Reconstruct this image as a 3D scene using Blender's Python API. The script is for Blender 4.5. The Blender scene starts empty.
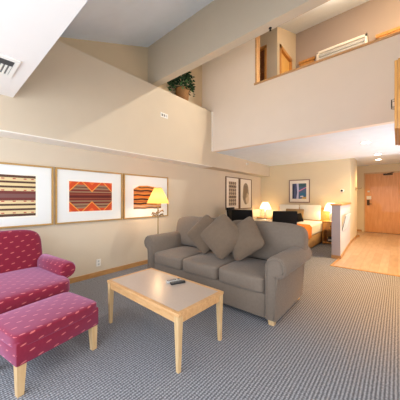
import bpy, bmesh, math, random
from mathutils import Vector, Matrix, Euler
random.seed(7)
S = bpy.context.scene
C = S.collection
PI = math.pi

# ------------------------------------------------------------ camera
EYE = 1.25
cam = bpy.data.cameras.new('camera')
cam.sensor_width = 36.0
cam.lens = 229.0 / 400.0 * 36.0
cam.shift_y = -1.5 / 400.0
cam.clip_start = 0.02
co = bpy.data.objects.new('camera', cam)
C.objects.link(co)
co.location = (0, 0, EYE)
co.rotation_euler = (PI / 2, 0, math.atan(198 / 229.0))
S.camera = co

# ------------------------------------------------------------ exposure, world
S.view_settings.view_transform = 'Standard'
S.view_settings.look = 'None'
S.view_settings.gamma = 1.0
S.view_settings.use_curve_mapping = False
S.view_settings.exposure = 0.17
w = bpy.data.worlds.new('world')
S.world = w
w.use_nodes = True
bg = w.node_tree.nodes['Background']
bg.inputs[0].default_value = (0.75, 0.85, 1.0, 1)
bg.inputs[1].default_value = 1.0


def area(name, loc, rot, sx, sy, power, col):
    l = bpy.data.lights.new(name, 'AREA')
    l.shape = 'RECTANGLE'
    l.size = sx
    l.size_y = sy
    l.energy = power
    l.color = col
    o = bpy.data.objects.new(name, l)
    C.objects.link(o)
    o.location = loc
    o.rotation_euler = rot
    return o


def point(name, loc, power, col, r=0.05):
    l = bpy.data.lights.new(name, 'POINT')
    l.energy = power
    l.color = col
    l.shadow_soft_size = r
    o = bpy.data.objects.new(name, l)
    C.objects.link(o)
    o.location = loc
    return o


def spot(name, loc, power, col, ang=2.4):
    l = bpy.data.lights.new(name, 'SPOT')
    l.energy = power
    l.color = col
    l.spot_size = ang
    l.spot_blend = 0.8
    l.shadow_soft_size = 0.05
    o = bpy.data.objects.new(name, l)
    C.objects.link(o)
    o.location = loc
    return o


# daylight through the windows of the wall behind the camera
DAY = (0.83, 0.91, 1.0)
area('window_daylight', (-1.3, -1.12, 1.2), (math.radians(91), 0, 0), 4.2, 1.9, 92, DAY)
area('high_window_daylight', (-1.0, -1.12, 3.3), (math.radians(116), 0, 0), 4.2, 1.0, 98, DAY)
area('side_fill_light', (1.52, 0.6, 1.3), (PI / 2, 0, PI / 2), 2.8, 1.9, 46, (0.97, 0.97, 1.0))  # fill added from the right side, out of view
# cool fill added at the right hand wall to brighten the lower ceiling
area('kitchenette_fill_light', (0.62, 5.9, 1.1), (math.radians(122), 0, PI / 2), 3.6, 0.8, 62, (0.68, 0.84, 1.0))
# room lights
point('loft_lamp_light', (-0.6, 4.9, 4.7), 20, (1.0, 0.80, 0.58), 0.12)
point('loft_right_lamp_light', (0.45, 5.3, 4.6), 30, (1.0, 0.72, 0.42), 0.1)
WARM = (1.0, 0.80, 0.55)


# amber spot added beyond the right edge of the frame to warm the carpet
kb = spot('carpet_warm_spot', (0.40, 3.80, 2.1), 250, (1.0, 0.48, 0.13), 1.75)
kb.data.shadow_soft_size = 0.2
# track spotlight under the loft ceiling, aimed over the parapet at the ledge
ts = spot('loft_spot_beam', (-0.6, 4.6, 4.84), 270, (1.0, 0.93, 0.82), 1.25)
ts.rotation_euler = (Vector((-3.3, 2.0, 2.5)) - Vector((-0.6, 4.6, 4.84))).to_track_quat('-Z', 'Y').to_euler()


# ------------------------------------------------------------ materials
def srgb(r, g, b):
    def f(c):
        c = c / 255.0
        return c / 12.92 if c <= 0.04045 else ((c + 0.055) / 1.055) ** 2.4
    return (f(r), f(g), f(b), 1)


def mat(name, col, rough=0.6, noise=0.0, nscale=8.0, metal=0.0, bump=0.0, bscale=200.0, spec=0.3, emit=None, estr=0.0, sheen=0.0, coat=0.0):
    m = bpy.data.materials.new(name)
    m.use_nodes = True
    nt = m.node_tree
    b = nt.nodes['Principled BSDF']
    b.inputs['Base Color'].default_value = col
    b.inputs['Roughness'].default_value = rough
    b.inputs['Metallic'].default_value = metal
    b.inputs['Specular IOR Level'].default_value = spec
    b.inputs['Sheen Weight'].default_value = sheen
    b.inputs['Coat Weight'].default_value = coat
    tc = nt.nodes.new('ShaderNodeTexCoord')
    if noise > 0:
        n = nt.nodes.new('ShaderNodeTexNoise')
        n.inputs['Scale'].default_value = nscale
        n.inputs['Detail'].default_value = 4
        nt.links.new(tc.outputs['Object'], n.inputs['Vector'])
        r = nt.nodes.new('ShaderNodeValToRGB')
        r.color_ramp.elements[0].position = 0.3
        r.color_ramp.elements[1].position = 0.7
        r.color_ramp.elements[0].color = tuple(c * (1 - noise) for c in col[:3]) + (1,)
        r.color_ramp.elements[1].color = tuple(min(1, c * (1 + noise)) for c in col[:3]) + (1,)
        nt.links.new(n.outputs['Fac'], r.inputs['Fac'])
        nt.links.new(r.outputs['Color'], b.inputs['Base Color'])
    if bump > 0:
        n2 = nt.nodes.new('ShaderNodeTexNoise')
        n2.inputs['Scale'].default_value = bscale
        nt.links.new(tc.outputs['Object'], n2.inputs['Vector'])
        bp = nt.nodes.new('ShaderNodeBump')
        bp.inputs['Strength'].default_value = bump
        bp.inputs['Distance'].default_value = 0.002
        nt.links.new(n2.outputs['Fac'], bp.inputs['Height'])
        nt.links.new(bp.outputs['Normal'], b.inputs['Normal'])
    if emit:
        b.inputs['Emission Color'].default_value = emit
        b.inputs['Emission Strength'].default_value = estr
    return m


def wood(name, c1, c2, scale=(1, 12, 12), rough=0.4, coat=0.15):
    m = bpy.data.materials.new(name)
    m.use_nodes = True
    nt = m.node_tree
    b = nt.nodes['Principled BSDF']
    b.inputs['Roughness'].default_value = rough
    b.inputs['Coat Weight'].default_value = coat
    tc = nt.nodes.new('ShaderNodeTexCoord')
    mp = nt.nodes.new('ShaderNodeMapping')
    mp.inputs['Scale'].default_value = scale
    n = nt.nodes.new('ShaderNodeTexNoise')
    n.inputs['Scale'].default_value = 3.0
    n.inputs['Detail'].default_value = 6
    n.inputs['Distortion'].default_value = 0.6
    r = nt.nodes.new('ShaderNodeValToRGB')
    r.color_ramp.elements[0].position = 0.3
    r.color_ramp.elements[1].position = 0.7
    r.color_ramp.elements[0].color = c1
    r.color_ramp.elements[1].color = c2
    L = nt.links.new
    L(tc.outputs['Object'], mp.inputs['Vector'])
    L(mp.outputs['Vector'], n.inputs['Vector'])
    L(n.outputs['Fac'], r.inputs['Fac'])
    L(r.outputs['Color'], b.inputs['Base Color'])
    return m


M = {}
M['wall'] = mat('cream_wall_paint', srgb(214, 200, 178), 0.85, 0.015, 3, bump=0.15, bscale=90)
M['upper'] = mat('tan_wall_paint', srgb(210, 195, 172), 0.85, 0.015, 3, bump=0.15, bscale=90)
M['para'] = mat('loft_wall_paint', srgb(244, 230, 214), 0.85, 0.01, 3, bump=0.1, bscale=90)
M['bedwall'] = mat('bedroom_wall_paint', srgb(222, 206, 174), 0.85, 0.01, 3)
M['loftwall'] = mat('mauve_loft_wall_paint', srgb(176, 160, 150), 0.9, 0.01, 3)
M['ceil'] = mat('white_ceiling_paint', srgb(232, 242, 252), 0.9, 0.02, 5, bump=0.3, bscale=160)
M['panelceil'] = mat('smooth_ceiling_paint', srgb(238, 232, 226), 0.9, 0.01, 5)
M['trimwhite'] = mat('white_trim_paint', srgb(246, 240, 230), 0.5)
M['ltwood'] = wood('pale_maple', srgb(196, 148, 96), srgb(214, 170, 120), (3, 14, 14))
M['ltwoodz'] = wood('pale_maple_upright', srgb(200, 164, 116), srgb(216, 184, 138), (16, 16, 2))
M['amber'] = wood('amber_oak', srgb(196, 132, 62), srgb(218, 158, 84), (14, 14, 2))
M['doorwood'] = wood('orange_door_veneer', srgb(212, 146, 80), srgb(226, 164, 98), (7, 7, 0.8))
M['darkwood'] = wood('dark_red_wood', srgb(110, 62, 30), srgb(140, 84, 44), (10, 10, 10))
M['basewood'] = wood('baseboard_oak', srgb(176, 128, 76), srgb(198, 150, 94), (8, 2, 8))
M['sofa'] = mat('taupe_sofa_fabric', srgb(122, 109, 97), 0.95, 0.05, 40, bump=0.5, bscale=500, spec=0.15, sheen=0.15)
M['sofap'] = mat('taupe_pillow_fabric', srgb(112, 95, 79), 0.95, 0.06, 30, bump=0.5, bscale=500, spec=0.15, sheen=0.15)
M['lam'] = mat('grey_laminate', srgb(184, 168, 156), 0.28, 0.03, 60, spec=0.5)
M['black'] = mat('black_leatherette', srgb(14, 11, 10), 0.6, bump=0.2, spec=0.15)
M['blackp'] = mat('black_plastic', srgb(22, 22, 24), 0.35, spec=0.5)
M['silver'] = mat('silver_plastic', srgb(190, 190, 188), 0.35, spec=0.5)
M['white'] = mat('white_plastic', srgb(236, 232, 224), 0.45)
M['grey'] = mat('grey_plastic', srgb(120, 118, 114), 0.5)
M['dgrey'] = mat('dark_grille', srgb(66, 66, 68), 0.6)
M['linen'] = mat('white_linen', srgb(240, 236, 226), 0.9, 0.02, 12, bump=0.3, bscale=20)
M['tanlinen'] = mat('tan_pillow_cloth', srgb(158, 130, 92), 0.9, 0.05, 30)
M['skirt'] = mat('tan_bed_skirt', srgb(190, 154, 104), 0.9, 0.12, 22)
M['orange'] = mat('orange_throw_wool', srgb(216, 122, 44), 0.95, 0.1, 40, bump=0.3, bscale=200)
M['brass'] = mat('aged_brass', srgb(156, 134, 98), 0.35, 0.08, 20, metal=0.9)
M['bronze'] = mat('dark_bronze', srgb(84, 66, 48), 0.4, metal=0.8)
M['wicker'] = mat('woven_wicker', srgb(146, 106, 66), 0.8, 0.3, 90, bump=0.8, bscale=120)
M['leaf'] = mat('dark_green_leaf', srgb(30, 62, 36), 0.55, 0.35, 14)
M['leaf2'] = mat('light_green_leaf', srgb(88, 128, 76), 0.55, 0.25, 14)
M['soil'] = mat('soil', srgb(60, 44, 32), 0.95, 0.3, 60)
M['gold'] = mat('gold_frame', srgb(186, 150, 94), 0.4, 0.08, 30, metal=0.35)
M['dframe'] = mat('brown_frame', srgb(120, 92, 66), 0.45, 0.05, 30)
M['pframe'] = mat('pewter_frame', srgb(140, 112, 98), 0.45, 0.05, 30)
M['matb'] = mat('white_mat_board', srgb(228, 230, 228), 0.9)
M['matc'] = mat('cream_mat_board', srgb(240, 230, 214), 0.9)
M['glow'] = mat('lamp_glow', (1, 0.93, 0.8, 1), 0.5, emit=(1, 0.93, 0.82, 1), estr=14.0)
M['ceramic'] = mat('white_ceramic', srgb(236, 228, 212), 0.25, spec=0.5)


def shade_mat(name, col, e, es):
    m = bpy.data.materials.new(name)
    m.use_nodes = True
    nt = m.node_tree
    b = nt.nodes['Principled BSDF']
    b.inputs['Base Color'].default_value = col
    b.inputs['Roughness'].default_value = 0.8
    b.inputs['Emission Color'].default_value = e
    b.inputs['Emission Strength'].default_value = es
    tr = nt.nodes.new('ShaderNodeBsdfTranslucent')
    tr.inputs['Color'].default_value = col
    mx = nt.nodes.new('ShaderNodeMixShader')
    mx.inputs[0].default_value = 0.5
    out = nt.nodes['Material Output']
    nt.links.new(b.outputs[0], mx.inputs[1])
    nt.links.new(tr.outputs[0], mx.inputs[2])
    nt.links.new(mx.outputs[0], out.inputs['Surface'])
    return m


M['shade'] = shade_mat('parchment_shade', srgb(220, 166, 96), (1, 0.60, 0.20, 1), 0.35)
M['shade2'] = shade_mat('cream_shade', srgb(250, 240, 215), (1, 0.9, 0.66, 1), 1.0)


def carpet_mat():
    m = bpy.data.materials.new('ribbed_grey_carpet')
    m.use_nodes = True
    nt = m.node_tree
    L = nt.links.new
    N = nt.nodes.new
    b = nt.nodes['Principled BSDF']
    b.inputs['Roughness'].default_value = 0.97
    b.inputs['Specular IOR Level'].default_value = 0.1
    tc = N('ShaderNodeTexCoord')
    mp = N('ShaderNodeMapping')
    mp.inputs['Rotation'].default_value = (0, 0, PI / 2)
    L(tc.outputs['Object'], mp.inputs['Vector'])
    def wave(scale, direction):
        wv = N('ShaderNodeTexWave')
        wv.bands_direction = direction
        wv.inputs['Scale'].default_value = scale
        wv.inputs['Distortion'].default_value = 0.0
        L(tc.outputs['Object'], wv.inputs['Vector'])
        return wv.outputs['Fac']

    def mth(op, a, c):
        n_ = N('ShaderNodeMath')
        n_.operation = op
        for k, q in enumerate((a, c)):
            if isinstance(q, (int, float)):
                n_.inputs[k].default_value = q
            else:
                L(q, n_.inputs[k])
        return n_.outputs[0]
    rib = wave(0.31416 / 0.0215, 'X')
    tick = wave(0.31416 / 0.017, 'Y')
    n = N('ShaderNodeTexNoise')
    n.inputs['Scale'].default_value = 85
    n.inputs['Detail'].default_value = 2
    L(tc.outputs['Object'], n.inputs['Vector'])
    h = mth('ADD', mth('MULTIPLY', rib, 0.34), mth('MULTIPLY', mth('MULTIPLY', rib, tick), 0.42))
    h = mth('ADD', h, mth('MULTIPLY', mth('SUBTRACT', n.outputs['Fac'], 0.45), 1.3))
    r = N('ShaderNodeValToRGB')
    r.color_ramp.elements[0].position = 0.05
    r.color_ramp.elements[1].position = 0.85
    r.color_ramp.elements[0].color = srgb(94, 95, 100)
    r.color_ramp.elements[1].color = srgb(174, 176, 182)
    L(h, r.inputs['Fac'])
    L(r.outputs['Color'], b.inputs['Base Color'])
    bp = N('ShaderNodeBump')
    bp.inputs['Strength'].default_value = 0.5
    bp.inputs['Distance'].default_value = 0.004
    L(h, bp.inputs['Height'])
    L(bp.outputs['Normal'], b.inputs['Normal'])
    return m


def plank_mat():
    m = bpy.data.materials.new('pale_plank_floor')
    m.use_nodes = True
    nt = m.node_tree
    L = nt.links.new
    N = nt.nodes.new
    b = nt.nodes['Principled BSDF']
    b.inputs['Roughness'].default_value = 0.32
    tc = N('ShaderNodeTexCoord')
    mp = N('ShaderNodeMapping')
    mp.inputs['Rotation'].default_value = (0, 0, PI / 2)
    L(tc.outputs['Object'], mp.inputs['Vector'])
    br = N('ShaderNodeTexBrick')
    br.inputs['Scale'].default_value = 1.0
    br.inputs['Brick Width'].default_value = 1.1
    br.inputs['Row Height'].default_value = 0.13
    br.inputs['Mortar Size'].default_value = 0.0015
    br.inputs['Color1'].default_value = srgb(200, 174, 150)
    br.inputs['Color2'].default_value = srgb(184, 154, 126)
    br.inputs['Mortar'].default_value = srgb(150, 108, 70)
    L(mp.outputs['Vector'], br.inputs['Vector'])
    m2 = N('ShaderNodeMapping')
    m2.inputs['Scale'].default_value = (9, 1.6, 1)
    L(tc.outputs['Object'], m2.inputs['Vector'])
    n = N('ShaderNodeTexNoise')
    n.inputs['Scale'].default_value = 2
    n.inputs['Detail'].default_value = 5
    L(m2.outputs['Vector'], n.inputs['Vector'])
    r = N('ShaderNodeValToRGB')
    r.color_ramp.elements[0].position = 0.3
    r.color_ramp.elements[1].position = 0.7
    r.color_ramp.elements[0].color = (0.8, 0.76, 0.72, 1)
    L(n.outputs['Fac'], r.inputs['Fac'])
    mx = N('ShaderNodeMixRGB')
    mx.blend_type = 'MULTIPLY'
    mx.inputs[0].default_value = 1.0
    L(br.outputs['Color'], mx.inputs[1])
    L(r.outputs['Color'], mx.inputs[2])
    L(mx.outputs[0], b.inputs['Base Color'])
    return m


def red_mat():
    # crimson upholstery woven with rows of small pale flecks, half-drop repeat, laid out in metres on the UVs
    m = bpy.data.materials.new('crimson_flecked_upholstery')
    m.use_nodes = True
    nt = m.node_tree
    L = nt.links.new
    N = nt.nodes.new
    b = nt.nodes['Principled BSDF']
    b.inputs['Roughness'].default_value = 0.8
    b.inputs['Sheen Weight'].default_value = 0.5
    b.inputs['Sheen Tint'].default_value = (0.95, 0.6, 1.0, 1)
    b.inputs['Specular IOR Level'].default_value = 0.25
    tc = N('ShaderNodeTexCoord')
    sp = N('ShaderNodeSeparateXYZ')
    L(tc.outputs['UV'], sp.inputs[0])

    def mth(op, a, c=None):
        n = N('ShaderNodeMath')
        n.operation = op
        for i, v in enumerate((a, c)):
            if v is None:
                continue
            if isinstance(v, (int, float)):
                n.inputs[i].default_value = v
            else:
                L(v, n.inputs[i])
        return n.outputs[0]
    PU, PV = 0.10, 0.056
    v = mth('DIVIDE', sp.outputs[1], PV)
    row = mth('FLOOR', v)
    half = mth('MULTIPLY', mth('MODULO', row, 2.0), 0.5)
    half = mth('MULTIPLY', mth('ABSOLUTE', half), 1.0)
    u = mth('ADD', mth('DIVIDE', sp.outputs[0], PU), half)
    fu = mth('SUBTRACT', mth('FRACT', u), 0.5)
    fv = mth('SUBTRACT', mth('FRACT', v), 0.5)
    fv = mth('ADD', fv, mth('MULTIPLY', fu, -0.35))
    eu = mth('POWER', mth('ABSOLUTE', mth('DIVIDE', fu, 0.17)), 2.0)
    ev = mth('POWER', mth('ABSOLUTE', mth('DIVIDE', fv, 0.09)), 2.0)
    d = mth('LESS_THAN', mth('ADD', eu, ev), 1.0)
    n = N('ShaderNodeTexNoise')
    n.inputs['Scale'].default_value = 60
    L(tc.outputs['Object'], n.inputs['Vector'])
    r = N('ShaderNodeValToRGB')
    r.color_ramp.elements[0].color = srgb(112, 12, 34)
    r.color_ramp.elements[1].color = srgb(130, 20, 46)
    L(n.outputs['Fac'], r.inputs['Fac'])
    mx = N('ShaderNodeMixRGB')
    L(mth('MULTIPLY', d, 0.62), mx.inputs[0])
    L(r.outputs['Color'], mx.inputs[1])
    mx.inputs[2].default_value = srgb(214, 120, 116)
    L(mx.outputs[0], b.inputs['Base Color'])
    return m


M['carpet'] = carpet_mat()
M['plank'] = plank_mat()
M['red'] = red_mat()


def flat(rgb):
    k = 'print_%d_%d_%d' % rgb
    if k not in M:
        M[k] = mat(k, srgb(*rgb), 0.9)
    return M[k]


# ------------------------------------------------------------ mesh helpers
class MB:
    def __init__(s):
        s.bm = bmesh.new()

    def quad(s, pts, mi=0):
        f = s.bm.faces.new([s.bm.verts.new(p) for p in pts])
        f.material_index = mi
        return f

    def box(s, x0, x1, y0, y1, z0, z1, bev=0.0, seg=2, M4=None):
        vs = [s.bm.verts.new((x, y, z)) for x in (x0, x1) for y in (y0, y1) for z in (z0, z1)]
        idx = ((0, 1, 3, 2), (4, 6, 7, 5), (0, 4, 5, 1), (2, 3, 7, 6), (0, 2, 6, 4), (1, 5, 7, 3))
        fs = [s.bm.faces.new([vs[i] for i in q]) for q in idx]
        if bev > 0:
            es = list({e for f in fs for e in f.edges})
            r = bmesh.ops.bevel(s.bm, geom=es, offset=bev, segments=seg, affect='EDGES', profile=0.5)
            vs = list({v for f in r['faces'] for v in f.verts} | {v for f in fs if f.is_valid for v in f.verts})
        if M4 is not None:
            bmesh.ops.transform(s.bm, matrix=M4, verts=vs)
        return s

    def taper(s, cx, cy, z0, z1, b, t, dx=0, dy=0):
        # square post, half-size b at z0 and t at z1; bottom shifted by dx, dy
        lo = [s.bm.verts.new((cx + dx + i * b, cy + dy + j * b, z0)) for i, j in ((-1, -1), (1, -1), (1, 1), (-1, 1))]
        hi = [s.bm.verts.new((cx + i * t, cy + j * t, z1)) for i, j in ((-1, -1), (1, -1), (1, 1), (-1, 1))]
        s.bm.faces.new(lo[::-1])
        s.bm.faces.new(hi)
        for k in range(4):
            s.bm.faces.new((lo[k], lo[(k + 1) % 4], hi[(k + 1) % 4], hi[k]))
        return s

    def prism(s, prof, axis, a0, a1, inset=0.0):
        # prof: 2D points; axis 'x': (y,z), 'y': (x,z), 'z': (x,y)
        def P(p, a):
            return {'x': (a, p[0], p[1]), 'y': (p[0], a, p[1]), 'z': (p[0], p[1], a)}[axis]
        n = len(prof)
        rings = []
        if inset > 0:
            cx = sum(p[0] for p in prof) / n
            cy = sum(p[1] for p in prof) / n

            def sh(k):
                out = []
                for i, p in enumerate(prof):
                    a = Vector(prof[i - 1]); c = Vector(prof[(i + 1) % n])
                    t = (c - a)
                    nn = Vector((-t.y, t.x)).normalized()
                    if nn.dot(Vector((cx, cy)) - Vector(p)) < 0:
                        nn = -nn
                    out.append((p[0] + nn.x * k, p[1] + nn.y * k))
                return out
            for t in (0, 0.35, 1):
                k = inset * (1 - math.sin(t * PI / 2))
                aa = a0 + (inset * (1 - math.cos(t * PI / 2))) * (1 if a1 > a0 else -1)
                rings.append((sh(k), aa))
            for t in (1, 0.35, 0):
                k = inset * (1 - math.sin(t * PI / 2))
                aa = a1 - (inset * (1 - math.cos(t * PI / 2))) * (1 if a1 > a0 else -1)
                rings.append((sh(k), aa))
        else:
            rings = [(prof, a0), (prof, a1)]
        R = [[s.bm.verts.new(P(p, a)) for p in pr] for pr, a in rings]
        for i in range(len(R) - 1):
            for k in range(n):
                s.bm.faces.new((R[i][k], R[i][(k + 1) % n], R[i + 1][(k + 1) % n], R[i + 1][k]))
        s.bm.faces.new(R[0][::-1])
        s.bm.faces.new(R[-1])
        return s

    def lathe(s, prof, c=(0, 0, 0), n=20, caps=True, axis='z'):
        R = []
        for r, z in prof:
            ring = []
            for k in range(n):
                a = 2 * PI * k / n
                p = (r * math.cos(a), r * math.sin(a), z)
                if axis == 'x':
                    p = (z, p[0], p[1])
                elif axis == 'y':
                    p = (p[0], z, p[1])
                ring.append(s.bm.verts.new((c[0] + p[0], c[1] + p[1], c[2] + p[2])))
            R.append(ring)
        for i in range(len(R) - 1):
            for k in range(n):
                s.bm.faces.new((R[i][k], R[i][(k + 1) % n], R[i + 1][(k + 1) % n], R[i + 1][k]))
        if caps:
            s.bm.faces.new(R[0][::-1])
            s.bm.faces.new(R[-1])
        return s

    def tube(s, pts, r, n=8):
        pts = [Vector(p) for p in pts]
        R = []
        for i, p in enumerate(pts):
            t = (pts[min(i + 1, len(pts) - 1)] - pts[max(i - 1, 0)]).normalized()
            up = Vector((0, 0, 1)) if abs(t.z) < 0.9 else Vector((1, 0, 0))
            a = t.cross(up).normalized()
            b = t.cross(a)
            rr = r[i] if isinstance(r, (list, tuple)) else r
            R.append([s.bm.verts.new(p + a * rr * math.cos(2 * PI * k / n) + b * rr * math.sin(2 * PI * k / n)) for k in range(n)])
        for i in range(len(R) - 1):
            for k in range(n):
                s.bm.faces.new((R[i][k], R[i][(k + 1) % n], R[i + 1][(k + 1) % n], R[i + 1][k]))
        s.bm.faces.new(R[0][::-1])
        s.bm.faces.new(R[-1])
        return s

    def cushion(s, hx, hy, hz, p=6.0, puff=0.0, n=10, M4=None, pinch=0.0, fpuff=0.0):
        # soft block of half sizes hx, hy, hz; p = squareness; puff bulges the z faces, fpuff the y faces
        vd = {}
        new = []

        def V(i, j, k):
            key = (i, j, k)
            if key in vd:
                return vd[key]
            q = [2.0 * c / n - 1 for c in key]
            # even spacing towards edges
            q = [math.sin(c * PI / 2) * 0.35 + c * 0.65 for c in q]
            nn = (abs(q[0]) ** p + abs(q[1]) ** p + abs(q[2]) ** p) ** (1 / p)
            mx = max(abs(c) for c in q)
            f = mx / nn
            x, y, z = (c * f for c in q)
            if pinch:
                e = 1 - pinch * (1 - (x * x)) * abs(y) ** 3
                g = 1 - pinch * (1 - (y * y)) * abs(x) ** 3
                x2, y2 = x * g, y * e
                z *= (1 - abs(x) ** 2.6) ** 0.7 * (1 - abs(y) ** 2.6) ** 0.7 * 1.0 + 0.06
                x, y = x2, y2
            zz = z * hz + (puff * (1 - x * x) * (1 - y * y) * (1 if z > 0 else -1 if z < 0 else 0) if puff else 0)
            yy = y * hy + (fpuff * (1 - x * x) * (1 - z * z) * (1 if y > 0 else -1 if y < 0 else 0) if fpuff else 0)
            v = s.bm.verts.new((x * hx, yy, zz))
            vd[key] = v
            new.append(v)
            return v
        for a in range(n):
            for b in range(n):
                for side in (0, n):
                    fl = side == 0
                    for ax in range(3):
                        def K(u, v):
                            t = [u, v]
                            t.insert(ax, side)
                            return V(*t)
                        q = [K(a, b), K(a + 1, b), K(a + 1, b + 1), K(a, b + 1)]
                        if fl != (ax == 1):
                            q.reverse()
                        s.bm.faces.new(q)
        if M4 is not None:
            bmesh.ops.transform(s.bm, matrix=M4, verts=new)
        return s

    def build(s, name, m, parent=None, smooth=False, loc=None, uv=False):
        bmesh.ops.recalc_face_normals(s.bm, faces=s.bm.faces)
        if uv:
            lay = s.bm.loops.layers.uv.new('UVMap')
            for f in s.bm.faces:
                nx, ny, nz = (abs(c) for c in f.normal)
                for l in f.loops:
                    p = l.vert.co
                    if nx > 0.62:
                        l[lay].uv = (p.y + 9, p.z + 9)
                    elif ny >= nz:
                        l[lay].uv = (p.x + 9, p.z + 9)
                    else:
                        l[lay].uv = (p.y + 9, p.x + 9)
        me = bpy.data.meshes.new(name)
        s.bm.to_mesh(me)
        s.bm.free()
        for x in (m if isinstance(m, (list, tuple)) else [m]):
            me.materials.append(x)
        if smooth:
            for p in me.polygons:
                p.use_smooth = True
            if smooth != 'all':
                try:
                    me.set_sharp_from_angle(angle=math.radians(40))
                except Exception:
                    pass
        o = bpy.data.objects.new(name, me)
        C.objects.link(o)
        if parent is not None:
            o.parent = parent
        if loc is not None:
            o.location = loc
        return o


def thing(name, label, cat, loc=(0, 0, 0), rz=0.0, group=None):
    o = bpy.data.objects.new(name, None)
    o.empty_display_size = 0.1
    C.objects.link(o)
    o.location = loc
    o.rotation_euler = (0, 0, rz)
    return tag(o, label, cat, group)


def tag(o, label, cat, group=None):
    o['label'] = label
    o['category'] = cat
    if group:
        o['group'] = group
    return o


def struct(name, mb, m, label=None, parent=None, **k):
    o = mb.build(name, m, parent, **k)
    o['kind'] = 'structure'
    if label:
        o['label'] = label
    return o


def dup(root, loc, rz, label, group=None):
    r = root.copy()
    C.objects.link(r)
    r.location = loc
    r.rotation_euler = (0, 0, rz)
    r['label'] = label
    if group:
        r['group'] = group
    for ch in list(root.children):
        c = ch.copy()
        C.objects.link(c)
        c.parent = r
        for g in ch.children:
            d = g.copy()
            C.objects.link(d)
            d.parent = c
    return r


def B(*a, **k):
    return MB().box(*a, **k)


# ------------------------------------------------------------ the room
XL = -3.65      # left wall
XS = -3.32      # soffit face
YB = 7.5        # bedroom end wall
YL = 4.3        # loft front
YH = 10.5       # entry door wall
ZC = 2.36       # ceiling below the loft
XR = 0.66       # kitchen and hall right wall


def zv(y):
    return 3.09 + 0.4 * y


f = struct('floor', B(XL - 0.1, 1.7, -1.3, YH + 0.2, -0.12, 0.0), M['carpet'], 'grey ribbed loop carpet over the whole room')
fw = MB().prism([(-0.92, 4.83), (XR, 4.93), (XR, YH), (-1.55, YH), (-1.55, 8.9), (-1.02, 8.9), (-1.02, YB), (-0.92, 5.46)], 'z', 0.0005, 0.006)
struct('floor_entry', fw, M['plank'], 'pale wood plank floor of the entry hall')
struct('trim_1', MB().prism([(-0.955, 4.79), (XR, 4.89), (XR, 4.93), (-0.915, 4.83), (-0.895, 5.45), (-0.935, 5.45)], 'z', 0.0007, 0.011), M['basewood'], 'wooden threshold strip between carpet and planks')

struct('wall_left_upper', B(XL - 0.12, XL, -1.3, YL, 3.27, 5.9), mat('shade_toned_wall_paint', srgb(212, 192, 160), 0.85, 0.015, 3), 'wall above the ledge, its shade toned into the tan')  # tan deepened to put the upper wall's shade into the colour
struct('wall_left', MB().box(XL - 0.12, XL, -1.3, YL, 0, 3.27).box(XL - 0.12, XL, YL, YB + 0.1, 0, 5.9), M['wall'], 'cream wall behind the framed textiles')
struct('baseboard_left', B(XL, XL + 0.014, -1.2, YB, 0, 0.075), M['basewood'])
# soffit / ledge
m_ = MB().box(XL, XS, -1.2, YL, 2.012, 3.29)
struct('trim_9', B(XL, XS - 0.004, -1.2, YL, 2.0, 2.012), M['trimwhite'], 'white underside of the ledge')
struct('trim_2', m_, M['upper'], 'deep boxed ledge above the textiles')
struct('trim_3', B(XL, XS, YL, YB, 2.0, ZC), M['upper'], 'low soffit running on to the bedroom wall')
struct('trim_4', B(XS - 0.02, XS + 0.012, YL - 0.05, YL + 0.0, ZC, 3.3), M['trimwhite'], 'white corner strip where ledge meets loft wall')
# walls behind and beside the camera
sw = MB()
for x0, x1, z0, z1 in ((XL, 1.7, 0, 0.2), (XL, 1.7, 2.25, 2.75), (XL, 1.7, 3.9, 5.9), (XL, XL + 0.2, 0.2, 2.25), (1.0, 1.7, 0.2, 2.25), (XL, XL + 0.2, 2.75, 3.9), (1.2, 1.7, 2.75, 3.9)):
    sw.box(x0, x1, -1.3, -1.2, z0, z1)
struct('wall_back', sw, M['wall'], 'window wall')
struct('wall_right', B(1.6, 1.7, -1.3, 2.4, 0, 5.9), M['wall'])
wk = MB().box(XR, 1.7, 3.3, 3.4, 0, 5.9).box(XR, XR + 0.1, 3.4, YH + 0.1, 0, 5.9).box(1.6, 1.7, 2.4, 3.4, 0, 5.9)
struct('wall_kitchen', wk, M['wall'])
# vault ceiling
v = MB().prism([(-1.3, zv(-1.3)), (6.3, zv(6.3)), (6.3, zv(6.3) + 0.12), (-1.3, zv(-1.3) + 0.12)], 'x', XL - 0.1, 1.7)
struct('ceiling_vault', v, M['ceil'], 'white sloped ceiling rising towards the loft')
struct('ceiling', B(XS, 1.6, -1.2, 0.58, 2.4, 2.52), M['panelceil'], 'low white ceiling panel over the window end')
# beam
struct('trim_5', B(XL, 1.6, 2.68, 2.83, 3.42, zv(2.68) + 0.05), M['upper'], 'deep tan beam crossing below the vault')
# loft
lw = MB()
lw.box(-2.2, XR, YL, YL + 0.12, ZC, 3.58)
lw.box(XS, -2.2, YL, YL + 0.12, ZC, 3.29)
lw.box(XL, -2.2, YL, YL + 0.12, 3.29, zv(YL) + 0.05)
struct('wall_loft', lw, M['para'], 'pale loft parapet wall')
struct('trim_6', B(-2.235, XR, YL - 0.025, YL + 0.15, 3.58, 3.61), M['ltwood'], 'pale wooden cap along the loft parapet')
struct('trim_7', B(-2.215, -2.18, YL - 0.012, YL + 0.135, 3.61, 4.78), M['ltwood'], 'wood edge of the loft opening')
struct('floor_loft', B(XL, XR, YL + 0.12, YB + 0.1, ZC + 0.02, 2.6), M['carpet'])
struct('ceiling_lower', MB().box(XS, XR, YL + 0.12, YB, ZC, ZC + 0.02), M['ceil'], 'white ceiling under the loft')
struct('ceiling_hall', B(-1.6, XR, YB, YH + 0.1, 2.47, 2.55), M['ceil'])
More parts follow.
